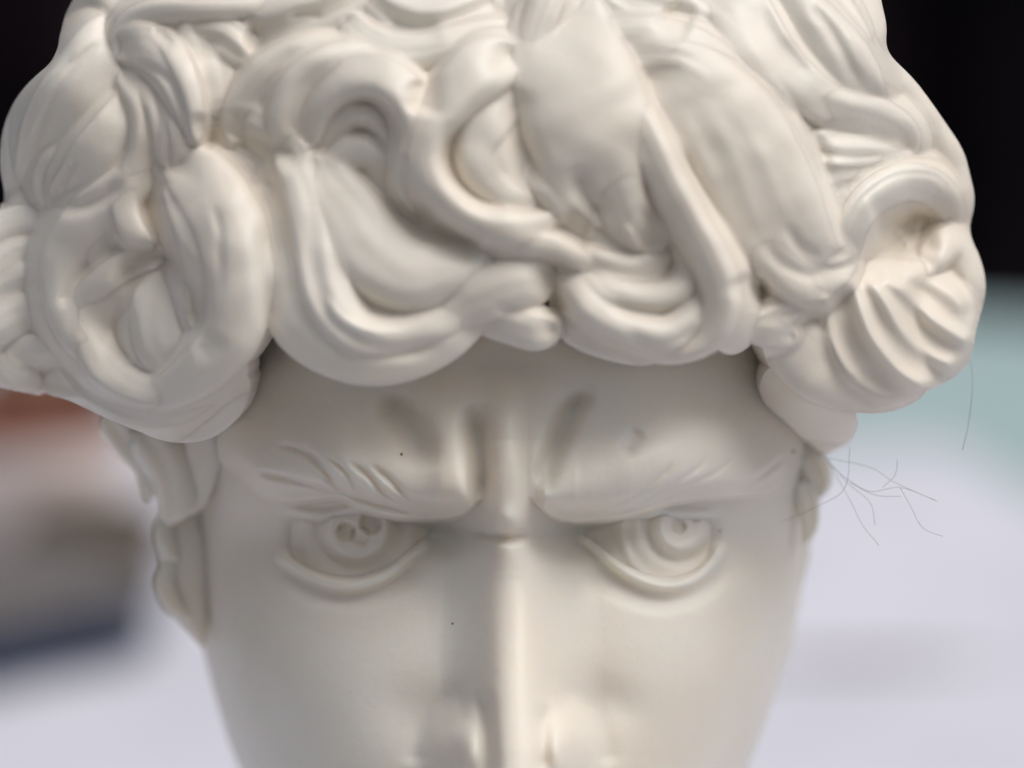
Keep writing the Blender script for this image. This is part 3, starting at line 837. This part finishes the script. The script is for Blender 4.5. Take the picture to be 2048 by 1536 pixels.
# ---- left edge behind the curl
A([(100, 455, 60, 16), (60, 440, 100, 26), (15, 445, 140, 28), (-40, 475, 150, 28)], 1, .05, .6)
A([(95, 505, 50, 20), (50, 492, 110, 30), (0, 512, 150, 34), (-60, 555, 160, 32)], 1, .06, .6)
A([(100, 565, 40, 18), (55, 552, 112, 26), (5, 565, 150, 30), (-50, 600, 160, 28)], 1, .06, .6)
A([(115, 635, 40, 22), (55, 622, 112, 36), (0, 645, 150, 40), (-60, 690, 150, 34)], 1, .06, .6)
A([(150, 712, 30, 16), (95, 698, 80, 26), (45, 712, 120, 32), (25, 755, 118, 24)], 1, .06, .6)
A([(-10, 720, 120, 28), (28, 755, 120, 30), (70, 760, 90, 20)], 1, .06, .6)
A([(80, 405, 60, 26), (42, 410, 100, 30), (28, 450, 110, 24)], 1, .03, .6)

A([(60, 790, 60, 22), (40, 740, 90, 34), (0, 690, 110, 44), (-60, 660, 110, 44)], 1, .04, .4)
A([(60, 480, -20, 60), (50, 580, -20, 70), (70, 680, -20, 60)], 1, .04, .35)
A([(100, 740, 20, 30), (50, 738, 60, 36), (0, 730, 80, 36)], 1, .04, .4)
r([(1400, 190), (1460, 300), (1505, 420), (1560, 520)], 16, 3, .4)
r([(1450, 190), (1515, 290), (1560, 400), (1610, 490)], 16, 3, .4)
r([(1340, 190), (1395, 290), (1440, 400)], 16, 4, .4)
A([(275, 735, 15, 26), (320, 765, 22, 28), (365, 765, 18, 24)], 1, .0, .4)
def hair_field(tau=8.0):
    lim = np.interp(GU[0], [-130, 0, 100, 300, 480, 560, 900, 1100, 1450, 1560, 1700, 1950, 2046], [560, 640, 690, 740, 660, 640, 600, 600, 620, 620, 740, 690, 600])[None, :]
    capH = np.maximum(hd(GU, GV), -330) - 30
    ell = 1 - (np.abs((GU - 985) / HA[0]) ** HP + np.abs((GV - 450) / HA[2]) ** HP)
    capcov = np.minimum((lim - GV) / 60, ell * 6)
    capH = np.where(capcov > 0, capH, -3000.0)
    acc = np.full(GU.shape, 0.0); mx = capH.copy()
    H = capH.copy(); own = np.full(GU.shape, -1); cov = np.clip(capcov, -1, 1)
    second = []
    fields = []
    for i, b in enumerate(BODIES):
        ix, h, c = lock_field(b)
        fields.append((ix, h))
        k = h > mx[ix]
        sub = own[ix]; sub[k & (c > 0)] = i; own[ix] = sub
        mx[ix] = np.maximum(mx[ix], h)
        cov[ix] = np.maximum(cov[ix], c)
    acc = np.exp(np.clip((capH - mx) / tau, -60, 0))
    for ix, h in fields:
        acc[ix] += np.exp(np.clip((h - mx[ix]) / tau, -60, 0))
    H = mx + tau * np.log(acc)
    # outline of the carved hair against the background
    def smooth_line(vs, us):
        return sum(np.interp(GV + o, vs, us) for o in (-24, -16, -8, 0, 8, 16, 24)) / 7
    sl = smooth_line( [-150, 0, 30, 60, 92, 112, 150, 200, 260, 330, 400, 430, 440, 768, 776, 800, 820, 845, 900, 1030], [190, 150, 124, 128, 108, 122, 70, 28, 4, -2, 12, 0, -130, -130, 78, 128, 185, 218, 240, 300])
    sr = smooth_line( [-150, 0, 60, 100, 115, 150, 200, 300, 400, 455, 470, 500, 560, 600, 650, 700, 750, 790, 812, 826, 832, 860, 890, 914, 922, 1030], [1735, 1762, 1776, 1768, 1782, 1822, 1860, 1928, 1952, 1938, 1936, 1956, 1973, 1970, 1954, 1946, 1930, 1896, 1855, 1790, 1716, 1717, 1700, 1665, 1600, 1560])
    edge = np.minimum(GU - sl, sr - GU)
    cov = np.minimum(cov, edge / 25)
    R_ = 46.0
    e_ = np.clip(edge / R_, 0, 1)
    H = np.where(cov > 0, np.maximum(H, hdl(GU, GV) - np.where(GV > 770, 420, 170)), H)
    e2 = np.clip((GV + 150) / 90.0, 0, 1)
    H = H - 170 * (1 - np.sqrt(np.clip(1 - (1 - e2) ** 2, 0, 1)))
    H = H - 0.75 * R_ * (1 - np.sqrt(np.clip(1 - (1 - e_) ** 2, 0, 1)))
    for pts, w, hh, tp, e in STROKES:
        H = H + stroke(GU, GV, pts, w * (1.35 if hh < 0 else 1.0), hh * (0.72 if hh < 0 else 1.0), tp, e)
    inside = cov > 0
    fill = np.where(inside, H, 0.0); wt = blur(inside.astype(float), 0.8)
    H = np.where(inside, blur(fill, 0.8) / np.maximum(wt, 1e-3), H)
    lo = blur(np.where(inside, H, 0.0), 9) / np.maximum(blur(inside.astype(float), 9), 1e-3)
    H = H + np.where(inside, np.clip(-0.12 * (H - lo), -30, 30), 0) * smooth01(cov * 4)
    # slow hand-finished irregularity
    H = H + 1.2 * np.sin(GU / 23 + 2 * np.sin(GV / 31)) + 1.0 * np.sin(GV / 17 + GU / 29)
    return H, own, cov


def closed_lock(V):
    nr, nc = V.shape[:2]
    verts = np.vstack([V.reshape(-1, 3), V[0].mean(0), V[-1].mean(0)])
    f = grid_faces(nr, nc, True)
    a, b = nr * nc, nr * nc + 1
    f += [(a, (c + 1) % nc, c) for c in range(nc)]
    f += [(b, (nr - 1) * nc + c, (nr - 1) * nc + (c + 1) % nc) for c in range(nc)]
    return verts, f

# locks round the sides, back and crown, outside the photograph
def surf(phi, lam):
    """point on the hair mass: phi round the vertical axis (0 = front), lam = latitude"""
    c = np.array([math.sin(phi) * math.cos(lam), -math.cos(phi) * math.cos(lam), math.sin(lam)])
    k = (np.abs(c / (HA * 0.90)) ** 2.2).sum() ** (-1 / 2.2)
    return HC + c * k

r2 = random.Random(3)
for i in range(150):
    phi = r2.uniform(-math.pi, math.pi)
    lam = r2.uniform(-0.75, 1.45)
    p = surf(phi, lam)
    uu = 1024 + p[0] * D / (D + p[1]); vv = 768 - p[2] * D / (D + p[1])
    if abs(phi) < 1.75 and vv > -200:
        continue
    if lam < -0.2 and abs(phi) < 2.0:
        continue
    ph0 = r2.uniform(0, 6.28); st = r2.uniform(0.10, 0.16); cur = r2.uniform(0.4, 0.9) * r2.choice((-1, 1))
    C = []; a_, b_ = phi, lam
    w0 = r2.uniform(50, 85)
    for k in range(6):
        q = surf(a_, b_)
        C.append(list(q + (q - HC) * 0.02) + [w0 * (0.7, 1, 1.1, 1, .8, .4)[k]])
        a_ += st * math.cos(ph0) / max(math.cos(b_), 0.3); b_ += st * math.sin(ph0); ph0 += cur
    LOCK_DATA.append(lock_mesh(np.array(C), 2, .1, .7, 0, .12, .25, 0, ph0))

# core under the carved surface
def base_cap():
    nr, nc = 110, 200
    lam = np.linspace(-1.35, 1.5, nr); phi = np.linspace(-math.pi, math.pi, nc, endpoint=False)
    LA, PH = np.meshgrid(lam, phi, indexing='ij')
    c = np.stack([np.sin(PH) * np.cos(LA), -np.cos(PH) * np.cos(LA), np.sin(LA)], -1)
    k = (np.abs(c / (HA * 0.90)) ** 2.2).sum(-1) ** (-1 / 2.2)
    V = HC + c * k[..., None] * (0.98 + 0.012 * np.sin(9 * PH + 5 * LA) * np.sin(11 * LA + 3 * np.sin(4 * PH)))[..., None]
    vv = 768 - V[..., 2] * D / (D + V[..., 1]); uu = 1024 + V[..., 0] * D / (D + V[..., 1])
    lim = np.interp(uu, [0, 300, 480, 560, 900, 1100, 1450, 1560, 1700, 1950], [720, 780, 700, 655, 610, 610, 640, 640, 760, 700])
    t = smooth01((vv - lim + 70) / 70) * np.interp(V[..., 1], [400, 760], [1, 0])
    # tuck the cap in behind the forehead
    dmin = 330 + 0 * V[..., 1]
    V[..., 1] = V[..., 1] + t * np.maximum(dmin - V[..., 1], 0)
    sc = 1 - 0.42 * t
    V[..., 0] = HC[0] + (V[..., 0] - HC[0]) * sc
    sh = smooth01((vv - lim - 40) / 120) * np.interp(V[..., 1], [400, 700, 1000], [1, .6, 0])
    V[..., 2] = V[..., 2] + sh * np.minimum(vv - lim, 500) * 0.8
    verts = np.vstack([V.reshape(-1, 3), V[0].mean(0), V[-1].mean(0)])
    f = grid_faces(nr, nc, True)
    f += [(nr * nc, (c + 1) % nc, c) for c in range(nc)]
    f += [(nr * nc + 1, (nr - 1) * nc + c, (nr - 1) * nc + (c + 1) % nc) for c in range(nc)]
    return verts, f


HF, OWN, COV = hair_field()

def hair_patches():
    inside = COV > 0
    gy, gx = np.gradient(COV, STEP)
    # the outermost grid points slide onto the true outline
    nb = np.zeros_like(inside)
    nb[1:] |= ~inside[:-1]; nb[:-1] |= ~inside[1:]; nb[:, 1:] |= ~inside[:, :-1]; nb[:, :-1] |= ~inside[:, 1:]
    rim = inside & nb
    U, V = GU.copy(), GV.copy()
    g2 = gx * gx + gy * gy
    su = np.clip(COV * gx / np.maximum(g2, 1e-9), -STEP, STEP); sv = np.clip(COV * gy / np.maximum(g2, 1e-9), -STEP, STEP)
    U[rim] -= su[rim]; V[rim] -= sv[rim]
    X = Q(U, V, HF)
    # shading normals of the united surface, shared by all locks
    dv_, du_ = np.gradient(X, axis=0), np.gradient(X, axis=1)
    Hin = np.where(inside, HF, np.nan)
    pad = np.pad(Hin, 1, constant_values=np.nan)
    def diff(a, b, step):
        f = (a - Hin); bk = (Hin - b)
        out = np.where(np.isnan(f), bk, np.where(np.isnan(bk), f, (f + bk) / 2))
        return np.nan_to_num(out) / step
    hu = diff(pad[1:-1, 2:], pad[1:-1, :-2], STEP); hv = diff(pad[2:, 1:-1], pad[:-2, 1:-1], STEP)
    N = rownorm(np.stack([-hu, -np.ones_like(hu), hv], -1))
    Nw = np.stack([N[..., 0], N[..., 1] * FWD[1] + N[..., 2] * UPV[1], N[..., 1] * FWD[2] + N[..., 2] * UPV[2]], -1)
    drop = [0.0, 1.2, 5.0, 12.0]
    ids, cnt = np.unique(OWN[inside], return_counts=True)
    for i, n in zip(ids, cnt):
        if i < 0 or n >= 40: continue
        OWN[inside & (OWN == i)] = -1
    ids = [i for i in np.unique(OWN[inside])]
    nrow, ncol = GU.shape
    for i in ids:
        m = inside & (OWN == i)
        ring = np.where(m, 0, 9)
        cur = m
        for k in (1, 2, 3):
            d2 = cur.copy()
            d2[1:] |= cur[:-1]; d2[:-1] |= cur[1:]; d2[:, 1:] |= cur[:, :-1]; d2[:, :-1] |= cur[:, 1:]
            d2 &= inside
            ring[d2 & ~cur] = k
            cur = d2
        idx = np.full(GU.shape, -1); rr, cc = np.nonzero(cur)
        idx[rr, cc] = np.arange(len(rr))
        depth = HF[rr, cc] - np.array(drop)[ring[rr, cc]]
        verts = Q(U[rr, cc], V[rr, cc], depth)
        q = np.stack([idx[:-1, :-1], idx[:-1, 1:], idx[1:, 1:], idx[1:, :-1]], -1)
        ok = (q >= 0).all(-1)
        faces = q[ok]
        # corners left over along a slanted outline
        tri = []
        bad = ((q >= 0).sum(-1) == 3)
        for f in q[bad]:
            tri.append(tuple(int(x) for x in f if x >= 0))
        if len(faces) == 0: continue
        fl = [tuple(int(x) for x in f) for f in faces] + tri
        # skirt
        edges = {}
        for f in fl:
            for a, b in zip(f, f[1:] + f[:1]):
                if (b, a) in edges: del edges[(b, a)]
                else: edges[(a, b)] = 1
        nv = len(verts)
        ring_ids = sorted({a for e in edges for a in e}); mp = {a: k for k, a in enumerate(ring_ids)}
        nb_ = len(ring_ids)
        u_, v_, d_ = U[rr, cc][ring_ids], V[rr, cc][ring_ids], depth[ring_ids]
        gl = np.hypot(985 - u_, 450 - v_) + 1e-6
        iu, iv = (985 - u_) / gl, (450 - v_) / gl
        top = Q(u_, v_, d_); bot = Q(u_ + 30 * iu, v_ + 30 * iv, d_ - 230)
        allv = np.vstack([verts, top, bot])
        for a, b in edges:
            fl.append((nv + mp[b], nv + mp[a], nv + nb_ + mp[a], nv + nb_ + mp[b]))
        name = 'hair_lock' if i >= 0 else 'hair_ground'
        me = mesh_np(name, to_world(allv), [f[::-1] for f in fl])
        o = link(name, me, MARBLE_HAIR, bust)
        nn = np.empty(len(allv) * 3, np.float32); me.vertex_normals.foreach_get('vector', nn); nn = nn.reshape(-1, 3)
        nn[:nv] = Nw[rr, cc]
        me.normals_split_custom_set_from_vertices([tuple(x) for x in nn.tolist()])

hair_patches()
for V in LOCK_DATA:
    v, f = closed_lock(V)
    link('hair_lock', mesh_np('hair_lock', to_world(v), f), MARBLE_HAIR, bust)
CAPV, CAPF = base_cap()
link('hair_core', mesh_np('hair_core', to_world(CAPV), [f[::-1] for f in CAPF]), MARBLE_HAIR, bust)

# --- ears, sideburns ----------------------------------------------
def free_lock(name, pts, n=2, g=.1, h=.7, tip=(.15, .2), nrm=(0, -1, 0), ph=1.0, parent=None):
    C = [list(Q(u, v, d)) + [w] for u, v, d, w in pts]
    V = lock_mesh(np.array(C), n, g, h, 0, tip[0], tip[1], 0, ph, np.array(nrm, float))
    v, f = closed_lock(V)
    me = mesh_np(name, to_world(v), f)
    return link(name, me, MARBLE, parent or bust)

ear_obj = free_lock('ear', [(372, 990, -430, 40), (362, 1060, -430, 50), (366, 1130, -430, 52), (378, 1200, -425, 44), (398, 1265, -415, 22), (410, 1300, -410, 10)], 1, .05, .9, nrm=(-.5, -1, 0))
free_lock('ear_rim', [(350, 1010, -400, 16), (326, 1060, -395, 20), (338, 1105, -390, 20), (356, 1125, -385, 14)], 1, .1, 1.0, nrm=(-.4, -1, 0), parent=ear_obj)
free_lock('ear_lobe', [(352, 1125, -400, 16), (328, 1160, -395, 20), (342, 1205, -390, 20), (372, 1235, -385, 14)], 1, .1, 1.0, nrm=(-.4, -1, 0), parent=ear_obj)
free_lock('sideburn', [(215, 820, -270, 40), (270, 880, -290, 50), (300, 935, -310, 34), (293, 1005, -320, 12)], 2, .10, .7, nrm=(-.4, -1, 0), ph=2)
free_lock('sideburn', [(280, 850, -250, 50), (335, 920, -270, 58), (350, 990, -290, 44), (335, 1050, -310, 20)], 2, .10, .6, nrm=(-.4, -1, 0), ph=4)
free_lock('sideburn', [(400, 800, -190, 50), (410, 870, -220, 56), (390, 950, -270, 44), (380, 1030, -320, 20)], 2, .05, .5, nrm=(-.4, -1, 0), ph=4)
free_lock('sideburn', [(1600, 880, -330, 30), (1625, 930, -340, 32), (1640, 965, -340, 26), (1628, 1000, -350, 12)], 2, .12, .8, nrm=(.4, -1, 0))
free_lock('sideburn', [(1600, 960, -330, 26), (1615, 1010, -340, 26), (1620, 1050, -350, 18), (1606, 1090, -360, 8)], 2, .12, .8, nrm=(.4, -1, 0), ph=3)
free_lock('ear', [(1590, 1000, -560, 30), (1590, 1080, -570, 36), (1580, 1150, -570, 34), (1560, 1220, -560, 16)], 2, .1, .9, nrm=(.5, -1, 0))

# --- neck and socle down to the table ------------------------------
def lathe(name, prof, mat, parent, cx, cy, n=72, ex=1.0):
    V = []
    for r, z in prof:
        for k in range(n):
            a = 2 * math.pi * k / n
            V.append((cx + r * ex * math.cos(a), cy + r * math.sin(a), z))
    F = grid_faces(len(prof), n, True)
    b0, b1 = len(V), len(V) + 1
    V += [(cx, cy, prof[0][1]), (cx, cy, prof[-1][1])]
    F += [(b0, (c + 1) % n, c) for c in range(n)]
    F += [(b1, (len(prof) - 1) * n + c, (len(prof) - 1) * n + (c + 1) % n) for c in range(n)]
    return link(name, mesh_np(name, V, F), mat, parent)

zt = 0.128
lathe('neck', [(.021, .058), (.0205, .075), (.0195, .09), (.0195, .105), (.021, zt)], MARBLE, bust, 0, 0.034)
lathe('socle', [(.034, .003), (.034, .010), (.031, .013), (.024, .018), (.020, .026), (.022, .034), (.032, .040), (.040, .048), (.041, .056), (.032, .064), (.020, .070)], MARBLE, bust, 0, 0.034)

# --- specks of dirt --------------------------------------------------
def speck(u, v, r, elong=1.0):
    uu, vv = np.array([float(u)]), np.array([float(v)])
    d = float((base_d(uu, vv) + face_relief(uu, vv))[0])
    c = to_world(Q(u, v, d + 0.5))
    V = []; n = 8
    for zr, rr in ((-.5, .7), (0, 1), (.4, .6)):
        for k in range(n):
            a = 2 * math.pi * k / n
            rad = 0.75 * r * rr * (1 + .25 * math.sin(3 * a + u))
            V.append(c + S * (rad * math.cos(a) * np.array([1, 0, 0]) + rad * elong * math.sin(a) * UPV - zr * r * FWD))
    V.append(c - S * .6 * r * FWD)
    F = grid_faces(3, n, True) + [(3 * n, 2 * n + k, 2 * n + (k + 1) % n) for k in range(n)]
    link('dirt_speck', mesh_np('dirt_speck', V, F), M_SPECK, bust)
for a in ((803, 909, 4, 1.4), (905, 1247, 3), (1587, 903, 3.5, 1.3), (1440, 1062, 3)):
    speck(*a)

# --- lint caught on the right curl -------------------------------------
def fibre(pts, r, parent):
    R, L = catmull(np.array([list(Q(u, v, d)) for u, v, d in pts]), max(16, len(pts) * 8))
    T = rownorm(np.gradient(R, axis=0)); B = rownorm(np.cross(T, np.array([0.1, 1, 0.2]))); N = np.cross(B, T)
    a = np.linspace(0, 2 * math.pi, 6, endpoint=False)
    V = R[:, None] + r * (B[:, None] * np.cos(a)[None, :, None] + N[:, None] * np.sin(a)[None, :, None])
    v, f = closed_lock(V)
    return link('fibre', mesh_np('fibre', to_world(v), f), M_FIBRE, parent)
lint = empty('lint_tuft', tuple(to_world(Q(1655, 912, -160))))
for P in ([(1650, 915, -150), (1740, 935, -60), (1790, 965, -20), (1875, 1003, 0)],
          [(1655, 925, -150), (1690, 955, -60), (1740, 983, -20), (1800, 975, 0), (1870, 1000, 10)],
          [(1655, 920, -150), (1700, 970, -60), (1740, 1005, -20), (1750, 1050, 0)],
          [(1660, 930, -150), (1700, 1000, -60), (1725, 1050, -20), (1758, 1091, 0)],
          [(1800, 975, 0), (1820, 1010, 0), (1845, 1055, 0), (1885, 1073, 0)],
          [(1700, 965, -60), (1750, 990, -20), (1802, 993, 0)],
          [(1560, 1045, -150), (1640, 1010, -60), (1690, 975, -30), (1700, 895, -20)],
          [(1795, 918, 0), (1790, 950, 0), (1765, 975, 0)]):
    fibre(P, 0.42, lint)
tag(lint, 'thin dark lint fibres sticking out beneath the right-hand curl', 'lint')
lint2 = empty('lint_thread', tuple(to_world(Q(1940, 720, -100))))
fibre([(1935, 690, -150), (1945, 760, -60), (1938, 840, -40), (1925, 900, -30)], 0.6, lint2)
tag(lint2, 'single hair-thin thread hanging from the outer right curl', 'thread')

# ------------------------------------------------------------------ blurred things on the table, left
def solid_lathe(name, prof, mat, parent, c, n=48, ex=1.0):
    return lathe(name, [(r, c[2] + z) for r, z in prof], mat, parent, c[0], c[1], n, ex)

c = on_table(60, 1085)
cup = empty('ceramic_bowl', (c[0], c[1], 0.0))
solid_lathe('body', [(.016, .003), (.026, .004), (.031, .016), (.034, .030), (.0345, .039), (.031, .0395), (.028, .02), (.01, .012)], M_CREAM, cup, (c[0], c[1], 0), 64)
solid_lathe('rim', [(.0285, .0395), (.0350, .0392), (.0362, .043), (.0352, .047), (.031, .0475), (.0285, .043)], M_BROWN, cup, (c[0], c[1], 0), 64)
tag(cup, 'pinkish white bowl with a rust brown rim at the left, blurred', 'bowl')

b0 = on_table(-120, 1345)
box = empty('gift_box', (b0[0], b0[1], 0.0))
def rot_box(name, cx, cy, hx, hy, z0, z1, ang, mat, parent):
    ca, sa = math.cos(ang), math.sin(ang)
    cs = [(cx + x * ca - y * sa, cy + x * sa + y * ca) for x, y in ((-hx, -hy), (hx, -hy), (hx, hy), (-hx, hy))]
    o = slab(name, cs, z0, z1, mat, parent)
    bv = o.modifiers.new('bevel', 'BEVEL'); bv.width = 0.0012; bv.segments = 3
    return o
rot_box('tray', b0[0], b0[1], .052, .030, .004, .018, math.radians(40), M_NAVY, box)
rot_box('lid', b0[0], b0[1], .054, .032, .018, .026, math.radians(40), M_GREY, box)
tag(box, 'grey lidded box with a navy base lying at the lower left, blurred', 'box')

pb = on_table(195, 1165)
peb = empty('stone_ornament', (pb[0], pb[1], 0.0))
solid_lathe('foot', [(.012, .003), (.018, .004), (.017, .008), (.012, .010)], M_OLIVE, peb, (pb[0], pb[1], 0), 40, 1.3)
solid_lathe('body', [(.010, .0098), (.017, .012), (.020, .017), (.017, .023), (.009, .027), (.003, .028)], M_OLIVE, peb, (pb[0], pb[1], 0), 40, 1.3)
tag(peb, 'small dark olive brown stone ornament beside the pinkish bowl', 'ornament')

j = on_table(95, 985)
jar = empty('lidded_jar', (j[0], j[1], 0.0))
solid_lathe('body', [(.020, .003), (.027, .006), (.030, .018), (.029, .034), (.024, .042)], M_OLIVE, jar, (j[0], j[1], 0), 48)
solid_lathe('lid', [(.025, .042), (.0255, .046), (.018, .051), (.005, .054), (.004, .058)], M_OLIVE, jar, (j[0], j[1], 0), 48)
tag(jar, 'dark brown lidded jar just behind the pinkish white bowl', 'jar')
